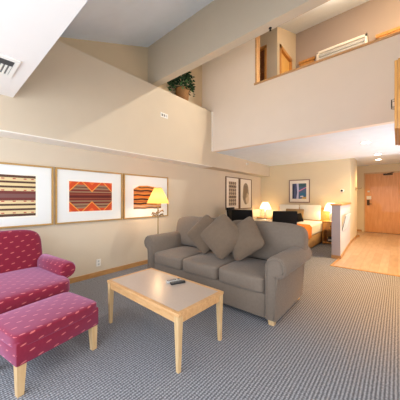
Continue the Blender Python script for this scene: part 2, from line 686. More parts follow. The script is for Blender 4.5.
wa = MB().box(-2.3, -2.03, 4.98, 5.06, 2.6, zv(5)).box(XL, -2.62, 4.98, 5.06, 2.6, zv(5)).box(-2.62, -2.3, 4.98, 5.06, 4.74, zv(5))
wa.box(-2.11, -2.03, 5.06, 5.16, 2.6, 4.7).box(-2.11, -2.03, 5.82, 6.2, 2.6, 4.7)
wa.prism([(5.06, 4.7), (6.2, 4.7), (6.2, zv(6.2) + 0.03), (5.06, zv(5.06) + 0.03)], 'x', -2.11, -2.03)
wa.box(-2.9, -2.6, 5.3, 5.36, 2.6, zv(5)).box(XL, -2.3, 5.36, 5.42, 2.6, zv(5))
struct('wall_loft_left', wa, M['upper'])
struct('wall_loft_back', B(-2.11, XR, 6.2, 6.3, 2.6, zv(6.2) + 0.02), M['loftwall'])
# bedroom end wall and hall
bw = MB().box(XL, -1.0, YB, YB + 0.1, 0, ZC + 0.02).box(-1.1, -1.0, YB + 0.1, 8.9, 0, 2.47).box(-1.6, -1.1, 8.8, 8.9, 0, 2.47).box(-1.6, -1.5, 8.9, YH, 0, 2.47)
struct('wall_bedroom', bw, M['bedwall'])
struct('baseboard_bedroom', MB().box(XL, -1.1, YB - 0.014, YB, 0, 0.075), M['basewood'])
struct('baseboard_hall', MB().box(-1.0, -0.986, YB, 8.9, 0, 0.08).box(-1.5, -1.03, YH - 0.014, YH, 0, 0.08).box(-1.0, -0.93, 8.9, 8.914, 0, 0.08), M['basewood'])
hw = MB().box(-1.6, -0.95, YH, YH + 0.1, 0, 2.5).box(0.12, XR, YH, YH + 0.1, 0, 2.5).box(-0.95, 0.12, YH, YH + 0.1, 2.17, 2.5)
struct('wall_entry', hw, M['bedwall'])

# entry door
d = struct('door_1', B(-0.93, 0.10, YH + 0.015, YH + 0.06, 0.012, 2.15), M['doorwood'], 'orange veneered entry door')
struct('door_frame', MB().box(-0.965, -0.93, YH - 0.015, YH + 0.06, 0, 2.185).box(-0.965, 0.135, YH - 0.015, YH + 0.06, 2.152, 2.2).box(0.10, 0.135, YH - 0.015, YH + 0.06, 0, 2.185), M['ltwoodz'], parent=d)
struct('door_closer', MB().box(-0.40, -0.14, YH - 0.045, YH + 0.014, 2.08, 2.135, 0.008).tube([(-0.34, YH - 0.05, 2.11), (-0.26, YH - 0.2, 2.12), (-0.12, YH - 0.04, 2.17)], 0.012), M['bronze'], parent=d)
struct('door_lock', MB().box(-0.872, -0.79, YH - 0.02, YH + 0.014, 1.0, 1.2, 0.008).tube([(-0.835, YH - 0.01, 1.05), (-0.835, YH - 0.06, 1.05), (-0.73, YH - 0.065, 1.05)], 0.012), M['bronze'], parent=d)
struct('door_card', B(-0.885, -0.745, YH + 0.004, YH + 0.014, 1.22, 1.34), M['white'], parent=d)
struct('door_plaque', B(-0.86, -0.79, YH + 0.004, YH + 0.014, 1.48, 1.54), M['white'], parent=d)
struct('door_threshold', B(-0.95, 0.12, YH - 0.02, YH + 0.06, 0.006, 0.014), M['bronze'], parent=d)
# loft doors
d2 = struct('door_2', B(-2.10, -2.06, 5.18, 5.80, 2.62, 4.66), wood('honey_door', srgb(232, 180, 96), srgb(240, 196, 116), (6, 6, 1)), 'honey coloured door in the loft')
struct('door_frame', MB().box(-2.11, -2.01, 5.11, 5.18, 2.6, 4.74).box(-2.11, -2.01, 5.80, 5.87, 2.6, 4.74).box(-2.11, -2.01, 5.11, 5.87, 4.67, 4.75), M['amber'], parent=d2)
d3 = struct('door_3', B(-2.585, -2.335, 5.03, 5.05, 2.62, 4.72), M['darkwood'], 'dark louvred wooden door in the loft')
lv = MB()
for k in range(16):
    z = 2.7 + k * 0.125
    lv.box(-2.575, -2.345, 5.005, 5.03, z, z + 0.05)
struct('louvre_slats', lv, M['darkwood'], parent=d3)
struct('door_frame', MB().box(-2.64, -2.59, 4.965, 5.05, 2.6, 4.76).box(-2.33, -2.28, 4.965, 5.05, 2.6, 4.76).box(-2.64, -2.28, 4.965, 5.05, 4.72, 4.78), M['amber'], parent=d3)
# closet fronts on the loft back wall
cl = thing('closet', 'honey wood closet doors high on the loft back wall, right of the white shutter', 'closet', (0.1, 6.16, 2.6))
for x in (-0.42, 0.0):
    p = B(x, x + 0.4, -0.02, 0.03, 0.02, 2.06).build('door', M['amber'], cl)
B(-0.46, 0.44, -0.03, 0.035, 2.07, 2.13).build('frame', M['amber'], cl)
cl2 = thing('closet', 'honey wood closet front at the left end of the loft back wall', 'closet', (-1.72, 6.16, 2.6))
B(-0.2, 0.14, -0.02, 0.03, 0.02, 2.1).build('door', M['amber'], cl2)
B(-0.22, 0.16, -0.03, 0.035, 2.11, 2.17).build('frame', M['amber'], cl2)
sh = thing('louvred_shutter', 'white slatted panel in a grey white frame seen over the loft parapet', 'shutter', (-1.0, 6.1, 4.0))
B(-0.47, 0.47, 0.02, 0.07, 0.0, 0.8).build('back_panel', M['white'], sh)
MB().box(-0.5, -0.46, -0.04, 0.08, 0, 0.84).box(0.46, 0.5, -0.04, 0.08, 0, 0.84).box(-0.5, 0.5, -0.04, 0.08, 0.79, 0.84).build('frame', M['trimwhite'], sh)
lv = MB()
for k in range(9):
    lv.box(-0.455, 0.455, -0.02, 0.015, 0.03 + k * 0.085, 0.075 + k * 0.085)
lv.build('slats', M['silver'], sh)
sh.location.z = 3.96

# pony wall between hall and bed
pw = MB().prism([(-1.05, 5.46), (-0.90, 5.46), (-1.0, YB), (-1.15, YB)], 'z', 0, 1.10)
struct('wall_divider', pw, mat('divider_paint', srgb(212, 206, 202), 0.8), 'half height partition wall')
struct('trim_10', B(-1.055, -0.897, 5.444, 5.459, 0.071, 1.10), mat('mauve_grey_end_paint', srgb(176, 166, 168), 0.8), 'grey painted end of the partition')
struct('trim_8', MB().prism([(-1.08, 5.43), (-0.87, 5.43), (-0.97, YB), (-1.18, YB)], 'z', 1.10, 1.135), M['amber'], 'wooden cap on the partition')
struct('baseboard_divider', MB().prism([(-1.06, 5.445), (-0.888, 5.445), (-0.888, 5.46), (-1.06, 5.46)], 'z', 0, 0.07).prism([(-0.90, 5.46), (-0.886, 5.46), (-0.986, YB), (-1.0, YB)], 'z', 0, 0.07), M['basewood'])

# windows behind the camera
for n, (x0, x1, z0, z1) in enumerate(((XL + 0.2, 1.0, 0.2, 2.25), (XL + 0.2, 1.2, 2.75, 3.9))):
    wf = MB()
    wf.box(x0, x1, -1.27, -1.23, z0, z0 + 0.05).box(x0, x1, -1.27, -1.23, z1 - 0.05, z1)
    for k in range(5):
        x = x0 + (x1 - x0 - 0.05) * k / 4
        wf.box(x, x + 0.05, -1.27, -1.23, z0, z1)
    struct('window_%d' % (n + 1), wf, M['trimwhite'])


# window frames added on the solid right hand walls to back the fill lights
for n, (xw, y0, y1, z0, z1) in enumerate(((1.6, -0.8, 2.0, 0.35, 2.25), (XR, 4.1, 7.7, 0.7, 1.5))):
    wf = MB().box(xw - 0.03, xw - 0.001, y0, y1, z0, z0 + 0.05).box(xw - 0.03, xw - 0.001, y0, y1, z1 - 0.05, z1)
    for k in range(4):
        y = y0 + (y1 - y0 - 0.05) * k / 3
        wf.box(xw - 0.03, xw - 0.001, y, y + 0.05, z0 + 0.05, z1 - 0.05)
    struct('window_%d' % (n + 3), wf, M['trimwhite'])


# ------------------------------------------------------------ sofa
def arm_profile(x_in, s, z0=0.06, zc=0.58, r=0.11):
    # inner face at x_in, s = +1 rolls outward to +x
    cx = x_in + s * r
    pts = [(x_in, z0)]
    for k in range(0, 15):
        a = PI - k * (PI * 1.5) / 14
        pts.append((cx + s * r * math.cos(a), zc + r * math.sin(a)))
    pts.append((cx, z0))
    return pts


sofa = thing('sofa', 'taupe fabric three seat sofa with rolled arms behind the coffee table', 'sofa', (-1.875, 2.12, 0), math.radians(0.6))
hw_ = 0.875
B(-hw_, hw_, 0.02, 0.88, 0.05, 0.30, 0.02).build('base', M['sofa'], sofa, smooth=True)
for s in (-1, 1):
    a = MB().prism(arm_profile(s * hw_, s), 'y', 0.0, 0.88, inset=0.022).build('arm', M['sofa'], sofa, smooth=True)
    ip = arm_profile(s * (hw_ + 0.022), s, 0.09, 0.58, 0.086)
    pp = [(x, -0.006, z) for x, z in ip]
    MB().tube(pp, 0.006, 6).build('piping', M['sofa'], a, smooth=True)
MB().prism([(0.74, 0.06), (0.72, 0.72), (0.76, 0.84), (0.84, 0.86), (0.90, 0.80), (0.90, 0.06)], 'x', -hw_ - 0.02, hw_ + 0.02, inset=0.02).build('backrest', M['sofa'], sofa, smooth=True)
for k in range(3):
    wd = 2 * hw_ / 3
    cx = -hw_ + wd * (k + 0.5)
    c_ = MB().cushion(wd / 2 - 0.002, 0.34, 0.085, p=9, puff=0.018, n=14, fpuff=0.012,
                      M4=Matrix.Translation((cx, 0.33, 0.375))).build('seat_cushion', M['sofa'], sofa, smooth='all')
for s in (-1, 1):
    M4 = Matrix.Translation((s * 0.525, 0.74, 0.70)) @ Matrix.Rotation(math.radians(-9), 4, 'X')
    MB().cushion(0.545, 0.125, 0.245, p=5, n=16, fpuff=0.03, M4=M4).build('back_cushion', M['sofa'], sofa, smooth='all')
for x in (-0.93, 0.93):
    for y in (0.06, 0.82):
        MB().taper(x, y, 0, 0.07, 0.026, 0.034).build('foot', M['ltwoodz'], sofa)


# throw pillows
def throw(label, loc, hs, lean, spin, yaw, grp='throw pillows on the sofa'):
    M4 = Matrix.Rotation(math.radians(yaw), 4, 'Z') @ Matrix.Rotation(math.radians(90 - lean), 4, 'X') @ Matrix.Rotation(math.radians(spin), 4, 'Z')
    o = MB().cushion(hs, hs, 0.095, p=7, n=16, pinch=0.012, M4=M4).build('throw_pillow', M['sofap'], None, smooth='all', loc=loc)
    tag(o, label, 'pillow', grp)
    return o


throw('taupe throw pillow slumped at the left end of the three', (-2.11, 2.56, 0.74), 0.225, 22, 50, 16)
throw('taupe throw pillow standing on its corner, middle of the three', (-1.70, 2.40, 0.77), 0.225, 14, 45, 22)
throw('taupe throw pillow standing on its corner, rightmost of the three', (-1.46, 2.53, 0.75), 0.225, 20, 38, -4)


# ------------------------------------------------------------ coffee table
ct = thing('coffee_table', 'pale maple coffee table with grey laminate top in front of the sofa', 'coffee table', (-1.69, 1.40, 0), math.radians(-0.5))
tp = MB()
hx, hy = 0.522, 0.275
fr = 0.035
tp.box(-hx, hx, -hy, -hy + fr, 0.405, 0.43, 0.004).box(-hx, hx, hy - fr, hy, 0.405, 0.43, 0.004).box(-hx, -hx + fr, -hy + fr, hy - fr, 0.405, 0.43).box(hx - fr, hx, -hy + fr, hy - fr, 0.405, 0.43)
top = tp.build('table_top', M['ltwood'], ct, smooth=True)
B(-hx + fr, hx - fr, -hy + fr, hy - fr, 0.408, 0.4295).build('laminate_inset', M['lam'], top)
MB().box(-hx + 0.05, hx - 0.05, -hy + 0.015, -hy + 0.035, 0.35, 0.405).box(-hx + 0.05, hx - 0.05, hy - 0.035, hy - 0.015, 0.35, 0.405).box(-hx + 0.015, -hx + 0.035, -hy + 0.05, hy - 0.05, 0.35, 0.405).box(hx - 0.035, hx - 0.015, -hy + 0.05, hy - 0.05, 0.35, 0.405).build('apron', M['ltwood'], ct)
for sx in (-1, 1):
    for sy in (-1, 1):
        MB().taper(sx * (hx - 0.028), sy * (hy - 0.028), 0, 0.405, 0.013, 0.023, sx * 0.002, sy * 0.002).build('leg', M['ltwoodz'], ct)


def remote(label, loc, rz, body, btn):
    r = thing('remote_control', label, 'remote control', loc, rz, None)
    B(-0.022, 0.022, -0.072, 0.076, 0, 0.02, 0.006).build('body', body, r, smooth=True)
    bb = MB()
    for i in range(6):
        for j in (-1, 0, 1):
            bb.box(j * 0.011 - 0.0035, j * 0.011 + 0.0035, -0.062 + i * 0.016, -0.054 + i * 0.016, 0.02, 0.0225)
    bb.build('buttons', btn, r)
    B(-0.012, 0.012, 0.045, 0.066, 0.02, 0.0222).build('power_panel', btn, r)


remote('silver grey remote control lying on the coffee table', (-1.67, 1.53, 0.4302), math.radians(-20), M['silver'], M['dgrey'])
remote('black remote control beside the silver one on the coffee table', (-1.61, 1.53, 0.4302), math.radians(-22), M['blackp'], M['grey'])

# ------------------------------------------------------------ armchair
ch = thing('armchair', 'crimson upholstered armchair with pale flecks against the left wall', 'armchair', (-2.865, 0.43, 0), math.radians(6))
# local: +x front, y across
B(-0.42, 0.42, -0.36, 0.36, 0.17, 0.33, 0.03).build('base', M['red'], ch, smooth=True, uv=True)
MB().cushion(0.44, 0.42, 0.075, p=7, puff=0.02, n=16, M4=Matrix.Translation((0.075, 0, 0.39))).build('seat_cushion', M['red'], ch, smooth='all', uv=True)
M4 = Matrix.Translation((-0.38, 0, 0.62)) @ Matrix.Rotation(math.radians(-12), 4, 'Y')
MB().cushion(0.095, 0.455, 0.275, p=4.6, n=18, M4=M4).build('backrest', M['red'], ch, smooth='all', uv=True)
for s in (-1, 1):
    pr = []
    xin, r, zc = 0.375, 0.085, 0.50
    pr = [(s * xin, 0.2)]
    for k in range(13):
        a = PI - k * (PI * 1.5) / 12
        pr.append((s * (xin + r) + s * r * math.cos(a), zc + r * math.sin(a)))
    pr.append((s * (xin + r), 0.2))
    # axis x: (y,z)
    MB().prism(pr, 'x', -0.34, 0.30, inset=0.03).build('arm', M['red'], ch, smooth=True, uv=True)
for sx in (-1, 1):
    for sy in (-1, 1):
        MB().taper(sx * 0.36, sy * 0.31, 0, 0.18, 0.016, 0.028, sx * 0.015, 0).build('leg', M['ltwoodz'], ch)

# ottoman
ot = thing('ottoman', 'crimson flecked ottoman on pale tapered legs in front of the armchair', 'ottoman', (-2.065, 0.57, 0), math.radians(10.5))
MB().cushion(0.235, 0.295, 0.045, p=9, puff=0.012, n=14, M4=Matrix.Translation((0, 0, 0.345))).build('cushion', M['red'], ot, smooth='all', uv=True)
B(-0.23, 0.23, -0.29, 0.29, 0.195, 0.345, 0.014).build('base', M['red'], ot, smooth=True, uv=True)
for sx in (-1, 1):
    for sy in (-1, 1):
        MB().taper(sx * 0.195, sy * 0.255, 0, 0.197, 0.018, 0.026, sx * 0.004, sy * 0.004).build('leg', M['ltwoodz'], ot)

# ------------------------------------------------------------ floor lamp
fl = thing('floor_lamp', 'brass floor lamp with amber cone shade beside the sofa arm', 'floor lamp', (-3.20, 2.57, 0))
MB().lathe([(0.13, 0), (0.13, 0.012), (0.10, 0.022), (0.03, 0.035), (0.012, 0.05)], n=28).build('base', M['brass'], fl, smooth=True)
MB().lathe([(0.011, 0.05), (0.011, 1.20), (0.006, 1.21), (0.006, 1.43)], n=12).build('pole', M['brass'], fl, smooth=True)
MB().lathe([(0.195, 1.165), (0.19, 1.18), (0.068, 1.435), (0.066, 1.44)], n=36, caps=False).build('lamp_shade', M['shade'], fl, smooth=True)
MB().lathe([(0.0, 1.25), (0.02, 1.26), (0.03, 1.30), (0.02, 1.34), (0.0, 1.35)], n=12, caps=False).build('bulb', M['glow'], fl, smooth=True)
lf = MB()
for k, (a, z, l) in enumerate(((0.2, 0.97, 0.12), (2.4, 1.02, 0.10), (4.2, 0.99, 0.11), (1.2, 1.03, 0.10), (5.4, 1.0, 0.12), (3.4, 0.95, 0.12))):
    ca, sa = math.cos(a), math.sin(a)
    lf.tube([(0, 0, z - 0.05), (ca * l * 0.5, sa * l * 0.5, z), (ca * l * 0.85, sa * l * 0.85, z + 0.01), (ca * l * 1.05, sa * l * 1.05, z - 0.025)], [0.005, 0.012, 0.018, 0.003], 6)
lf.build('leaf_ornament', M['brass'], fl, smooth=True)
point('floor_lamp_light', (-3.20, 2.57, 1.215), 9, (1.0, 0.72, 0.40), 0.03)


# ------------------------------------------------------------ framed art
def frame_x(label, y0, y1, z0, z1, fw, fm, mm, group=None, cat='picture'):
    t = thing('framed_textile' if cat == 'textile art' else 'framed_picture', label, cat, (XL, (y0 + y1) / 2, z0), 0, group)
    h = (y1 - y0) / 2
    Z = z1 - z0
    MB().box(0.001, 0.03, -h, h, 0, fw, 0.003).box(0.001, 0.03, -h, h, Z - fw, Z, 0.003).box(0.001, 0.03, -h, -h + fw, fw, Z - fw).box(0.001, 0.03, h - fw, h, fw, Z - fw).build('frame', fm, t)
    B(0.002, 0.014, -h + fw, h - fw, fw, Z - fw).build('mat_board', mm, t)
    return t


class Pic:
    """a flat print made of coloured polygons; a, b in metres from its lower left corner"""
    def __init__(s, ox, oy):
        s.mb = MB(); s.cols = []; s.ox = ox; s.oy = oy; s.k = 0

    def poly(s, pts, c):
        if c not in s.cols:
            s.cols.append(c)
        s.k += 1
        s.mb.quad([(0.0152 + 0.00006 * s.k, s.ox + a, s.oy + b) for a, b in pts], s.cols.index(c))

    def rect(s, a0, a1, b0, b1, c):
        s.poly([(a0, b0), (a1, b0), (a1, b1), (a0, b1)], c)

    def build(s, name, parent):
        return s.mb.build(name, [flat(c) for c in s.cols], parent)


# left textile: cream, olive and maroon stripes
t1 = frame_x('framed textile with cream and dark stripes, leftmost above the armchair', 0.05, 1.075, 0.885, 1.69, 0.022, M['gold'], M['matb'], cat='textile art')
W, Hh = 0.62, 0.52
p = Pic(-0.31, 0.14)
CR, OL, MA, RD = (216, 196, 150), (88, 62, 50), (112, 58, 54), (176, 70, 66)
p.rect(-0.02, W + 0.02, -0.02, Hh + 0.02, (240, 236, 224))
p.rect(0, W, 0, Hh, CR)
for b0, b1, c in ((0, .032, OL), (.075, .1, OL), (.135, .16, OL), (.2, .32, MA), (.235, .285, (120, 84, 80)), (.36, .385, OL), (.42, .445, OL), (.488, .52, OL)):
    p.rect(0, W, b0, b1, c)
for b in (.045, .19, .33, .474):
    for a in (.05, .16, .27, .38, .49, .57):
        p.rect(a, a + .03, b - .006, b + .006, RD)
p.build('textile', t1)

t2 = frame_x('framed textile with orange diamond blanket, between the other two', 1.10, 2.13, 0.885, 1.69, 0.022, M['gold'], M['matb'], cat='textile art')
W, Hh = 0.66, 0.45
p = Pic(-0.335, 0.17)
OR, DR, BR, GR, YE = (206, 78, 40), (120, 48, 40), (90, 40, 36), (150, 118, 92), (232, 150, 70)
p.rect(-0.02, W + 0.02, -0.02, Hh + 0.02, (238, 234, 224))
p.rect(0, W, 0, Hh, GR)
for b0, b1, c in ((0, .045, OR), (.405, .45, OR), (.12, .145, DR), (.165, .285, DR), (.21, .235, BR), (.305, .33, DR), (.19, .2, (150, 90, 60)), (.255, .265, (150, 90, 60)), (.075, .088, BR), (.36, .373, BR)):
    p.rect(0, W, b0, b1, c)
for top_ in (0, 1):
    def yb(b):
        return Hh - b if top_ else b
    for cx in (0, W / 2, W):
        for hwid, hgt, c in ((.155, .155, YE), (.135, .135, OR), (.05, .05, (226, 108, 54))):
            q = [(max(0, cx - hwid), yb(0)), (min(W, cx + hwid), yb(0)), (cx, yb(hgt))]
            p.poly(q if not top_ else q[::-1], c)
p.build('textile', t2)

t3 = frame_x('framed textile of ragged orange and black stripes behind the lamp shade', 2.155, 3.18, 0.885, 1.69, 0.022, M['gold'], M['matb'], cat='textile art')
p = Pic(-0.31, 0.17)
W, Hh = 0.64, 0.44
p.rect(-0.02, W + 0.02, -0.03, Hh + 0.0, (238, 236, 228))
p.poly([(0, 0.0), (W, 0), (W, .4), (.3, .44), (.12, .43), (0, .37)], (214, 140, 66))
for i, (b, hh, c) in enumerate(((.0, .03, (120, 96, 84)), (.045, .02, (196, 170, 150)), (.085, .03, (74, 44, 36)), (.135, .012, (170, 70, 40)), (.165, .03, (80, 46, 36)), (.22, .035, (226, 120, 40)), (.245, .025, (70, 40, 34)), (.3, .02, (196, 110, 60)), (.325, .03, (84, 50, 38)), (.39, .02, (90, 62, 48)))):
    a0 = 0 if b < .35 else .1
    n = 8
    for j in range(n):
        a = a0 + (W - a0) * j / n
        a2 = a0 + (W - a0) * (j + 1) / n
        o1, o2 = .006 * math.sin(j * 1.7 + i), .006 * math.sin((j + 1) * 1.7 + i)
        p.poly([(a, b + o1), (a2, b + o2), (a2, b + hh + o2), (a, b + hh + o1)], c)
p.build('textile', t3)

t4 = frame_x('tall framed dark geometric print, left one of the narrow pair', 5.30, 6.00, 0.93, 1.87, 0.022, M['dframe'], M['matc'], cat='framed picture')
p = Pic(-0.2, 0.11)
W, Hh = 0.40, 0.70
p.rect(0, W, 0, Hh, (196, 176, 150))
DK = (92, 78, 66)
for r_ in range(7):
    b = 0.01 + r_ * 0.1
    if r_ in (2, 5):
        p.rect(0, W, b + .02, b + .075, DK)
        for q in range(4):
            p.rect(.03 + q * .095, .07 + q * .095, b + .04, b + .058, (196, 176, 150))
    else:
        for q in range(4):
            cx = .05 + q * .1
            p.poly([(cx - .045, b + .045), (cx, b), (cx + .045, b + .045), (cx, b + .09)], DK)
            p.poly([(cx - .014, b + .045), (cx, b + .03), (cx + .014, b + .045), (cx, b + .06)], (196, 176, 150))
p.build('print', t4)
t5 = frame_x('tall framed print of a mottled brown oval, right one of the narrow pair', 6.05, 6.78, 0.93, 1.87, 0.022, M['dframe'], M['matc'], cat='framed picture')
p = Pic(0, 0.47)
p.poly([(0.19 * math.cos(a * PI / 12) * (1 + .08 * math.sin(a * 5)), 0.34 * math.sin(a * PI / 12)) for a in range(24)], (150, 134, 112))
p.poly([(0.1 + 0.11 * math.cos(a * PI / 8), -0.15 + 0.17 * math.sin(a * PI / 8)) for a in range(16)], (214, 196, 168))
for k in range(6):
    p.poly([(-.12 + k * .04, -.2 + .02 * k), (-.10 + k * .04, -.2 + .02 * k), (-.08 + k * .03, .25), (-.1 + k * .03, .25)], (128, 110, 90))
p.build('print', t5)

# picture over the bed: rotate the same builder by an empty turned to face -y
t6 = thing('framed_picture', 'framed blue and pink abstract picture hanging over the bed', 'framed picture', (-2.35, YB, 1.12), -PI / 2)
h, Z, fw = 0.315, 0.72, 0.025
MB().box(0.001, 0.03, -h, h, 0, fw, 0.003).box(0.001, 0.03, -h, h, Z - fw, Z, 0.003).box(0.001, 0.03, -h, -h + fw, fw, Z - fw).box(0.001, 0.03, h - fw, h, fw, Z - fw).build('frame', M['pframe'], t6)
B(0.002, 0.014, -h + fw, h - fw, fw, Z - fw).build('mat_board', M['matc'], t6)
p = Pic(-0.21, 0.12)
W, Hh = 0.42, 0.48
p.rect(0, W, 0, Hh, (84, 104, 132))
p.rect(0, .12, 0, Hh, (58, 62, 84))
p.rect(.2, W, .38, Hh, (74, 98, 100))
for k in range(5):
    p.poly([(.03 + k * .018, 0), (.05 + k * .018, 0), (.08 + k * .016, Hh), (.06 + k * .016, Hh)], (104, 112, 150) if k % 2 else (44, 48, 70))
p.poly([(.12, 0), (.19, 0), (.2, .3), (.19, Hh), (.13, Hh), (.15, .2)], (196, 196, 220))
p.poly([(.2, .22), (W, .34), (W, .37), (.2, .26)], (206, 130, 160))
p.poly([(.22, .1), (.4, .1), (.36, .2), (.26, .18)], (60, 110, 140))
p.poly([(.28, 0), (.42, 0), (.42, .06), (.3, .05)], (200, 160, 84))
p.poly([(.24, .05), (.34, .06), (.33, .1), (.25, .09)], (214, 206, 214))
p.build('print', t6)

# ------------------------------------------------------------ wall and ceiling fittings
vt = thing('ceiling_vent', 'white air vent with dark grille in the low ceiling', 'vent', (-2.58, 0.33, 2.4))
MB().box(-0.19, 0.19, -0.14, -0.11, -0.012, 0).box(-0.19, 0.19, 0.11, 0.14, -0.012, 0).box(-0.19, -0.15, -0.11, 0.11, -0.012, 0).box(0.15, 0.19, -0.11, 0.11, -0.012, 0).build('frame', M['white'], vt)
B(-0.15, 0.15, -0.11, 0.11, -0.004, -0.0005).build('backing', M['grey'], vt)
B(0.05, 0.148, -0.108, 0.108, -0.009, -0.0045).build('damper', M['dgrey'], vt)
s_ = MB()
for k in range(8):
    s_.box(-0.15, 0.045, -0.105 + k * 0.028, -0.091 + k * 0.028, -0.010, -0.0045)
s_.build('slats', M['white'], vt)

pl = thing('switch_plate', 'white wall plate with three small sockets on the ledge face', 'wall plate', (XS, 2.81, 2.76))
B(0.0005, 0.008, -0.09, 0.09, 0, 0.09, 0.003).build('plate', M['white'], pl)
for k in (-1, 0, 1):
    B(0.008, 0.012, k * 0.05 - 0.015, k * 0.05 + 0.015, 0.025, 0.065).build('socket', M['grey'] if k < 1 else M['silver'], pl)
ou = thing('outlet', 'white electrical outlet low on the wall left of the table', 'outlet', (XL, 1.72, 0.16))
B(0.0005, 0.008, -0.036, 0.036, 0, 0.115, 0.003).build('plate', M['white'], ou)
for k in (0.033, 0.082):
    B(0.008, 0.0105, -0.014, 0.014, k - 0.014, k + 0.014, 0.002).build('socket', M['silver'], ou)


sp = thing('sprinkler', 'small white sprinkler head on the soffit beside the loft edge', 'sprinkler', (XS, 5.9, 2.25))
MB().lathe([(0.035, 0.0005), (0.035, 0.006), (0.014, 0.01), (0.012, 0.05)], n=16, axis='x').build('rosette', M['white'], sp, smooth=True)
MB().lathe([(0.022, 0.05), (0.022, 0.055)], n=12, axis='x').build('deflector', M['silver'], sp)
sp2 = thing('sprinkler', 'tiny dark sprinkler head under the beam edge', 'sprinkler', (-1.23, 2.79, 3.42))
MB().lathe([(0.02, -0.0005), (0.02, -0.004), (0.008, -0.008), (0.008, -0.03)], n=14).build('stem', M['blackp'], sp2)
MB().lathe([(0.014, -0.03), (0.014, -0.034)], n=12).build('deflector', M['bronze'], sp2)
wl = thing('wall_sensor', 'round white sensor with dark centre on the wall above the partition', 'sensor', (-1.19, YB, 1.47))
MB().lathe([(0.05, -0.0005), (0.05, -0.03), (0.035, -0.06)], n=20, axis='y').build('housing', M['white'], wl, smooth=True)
MB().lathe([(0.03, -0.06), (0.028, -0.085)], n=16, axis='y').build('lens', M['blackp'], wl, smooth=True)
hk = thing('coat_hook', 'brass coat hook on the hall wall before the entry door', 'hook', (-1.0, 8.6, 1.5))
B(0.0005, 0.012, -0.03, 0.03, 0, 0.1, 0.003).build('plate', M['bronze'], hk)
MB().tube([(0.01, 0, 0.06), (0.08, 0, 0.05), (0.14, 0, 0.06), (0.15, 0, 0.09)], [0.009, 0.009, 0.009, 0.012], 8).build('arm', M['brass'], hk, smooth=True)

# leaflet rack on the partition
rk = thing('leaflet_holder', 'slanted white leaflet holder on the side of the partition', 'holder', (-0.935, 6.1, 0.55), math.atan2(0.10, 2.04))
MB().prism([(0.004, 0), (0.02, 0), (0.09, 0.34), (0.075, 0.34), (0.004, 0.06)], 'y', -0.42, 0.5).build('pocket', M['white'], rk)
MB().prism([(0.0045, 0.02), (0.02, 0.02), (0.088, 0.33), (0.078, 0.33)], 'y', -0.428, -0.421).build('end_plate', M['grey'], rk)

# downlights
G = 'recessed downlights'
for i, (x, y, z, lab) in enumerate(((-0.48, 5.53, ZC, 'recessed ceiling downlight nearest the loft edge'), (-0.38, 7.20, ZC, 'recessed ceiling downlight, middle of the row towards the door'), (-0.46, 9.0, 2.47, 'recessed ceiling downlight nearest the entry door'))):
    t = thing('downlight', lab, 'downlight', (x, y, z), 0, G)
    MB().lathe([(0.095, -0.0005), (0.095, -0.008), (0.072, -0.012), (0.07, -0.002)], n=28).build('trim_ring', M['white'], t, smooth=True)
    MB().lathe([(0.068, -0.0125), (0.05, -0.018), (0.0, -0.02)], n=24, caps=False).build('lens', M['glow'], t, smooth=True)
    spot('downlight_beam', (x, y, z - 0.05), (200, 85, 95)[i], (1.0, 0.64, 0.27), 2.5)

# ------------------------------------------------------------ plant on the ledge
pt = thing('potted_plant', 'bushy green plant in a wicker basket up on the ledge', 'plant', (-3.475, 3.45, 3.29))
MB().lathe([(0.10, 0.001), (0.125, 0.06), (0.145, 0.2), (0.15, 0.28), (0.14, 0.285), (0.125, 0.24)], n=26).build('basket', M['wicker'], pt, smooth=True)
MB().lathe([(0.13, 0.245), (0.05, 0.262), (0.0, 0.265)], n=18, caps=False).build('soil', M['soil'], pt)
for mi, seed in (('leaf', 1), ('leaf2', 2)):
    random.seed(seed)
    g = MB()
    for k in range(420 if seed == 1 else 90):
        a = random.uniform(0, 2 * PI)
        rr = random.uniform(0.03, 1.0) ** 0.6
        c = Vector((math.cos(a) * rr * 0.13, math.sin(a) * rr * 0.34 - 0.03, 0.28 + random.uniform(0.0, 0.48) * (1.15 - 0.5 * rr) - 0.1 * rr * (random.random() < .5)))
        dr = Vector((math.cos(a) * .5, math.sin(a), random.uniform(-0.5, 0.7))).normalized()
        sd = dr.cross(Vector((random.uniform(-.4, .4), random.uniform(-.4, .4), 1))).normalized()
        l = random.uniform(0.06, 0.10)
        w_ = l * 0.32
        up = sd.cross(dr) * 0.012
        v0 = c; v1 = c + dr * l * .45 + sd * w_; v2 = c + dr * l; v3 = c + dr * l * .45 - sd * w_; vm = c + dr * l * .5 + up
        def clampx(q):
            return Vector((min(max(q.x, -0.165), 0.28), q.y, q.z))
        a_, b_, c_, d_, m_ = [g.bm.verts.new(clampx(q)) for q in (v0, v1, v2, v3, vm)]
        for q in ((a_, b_, m_), (b_, c_, m_), (c_, d_, m_), (d_, a_, m_)):
            g.bm.faces.new(q)
    o = g.build('foliage', M[mi], pt)
    o['kind'] = 'stuff'
st = MB()
random.seed(5)
for k in range(14):
    a = random.uniform(0, 2 * PI)
    st.tube([(0, 0, 0.25), (math.cos(a) * .04, math.sin(a) * .1, .4), (math.cos(a) * .08, math.sin(a) * .22, .52)], 0.004, 5)
st.build('stems', M['leaf'], pt)

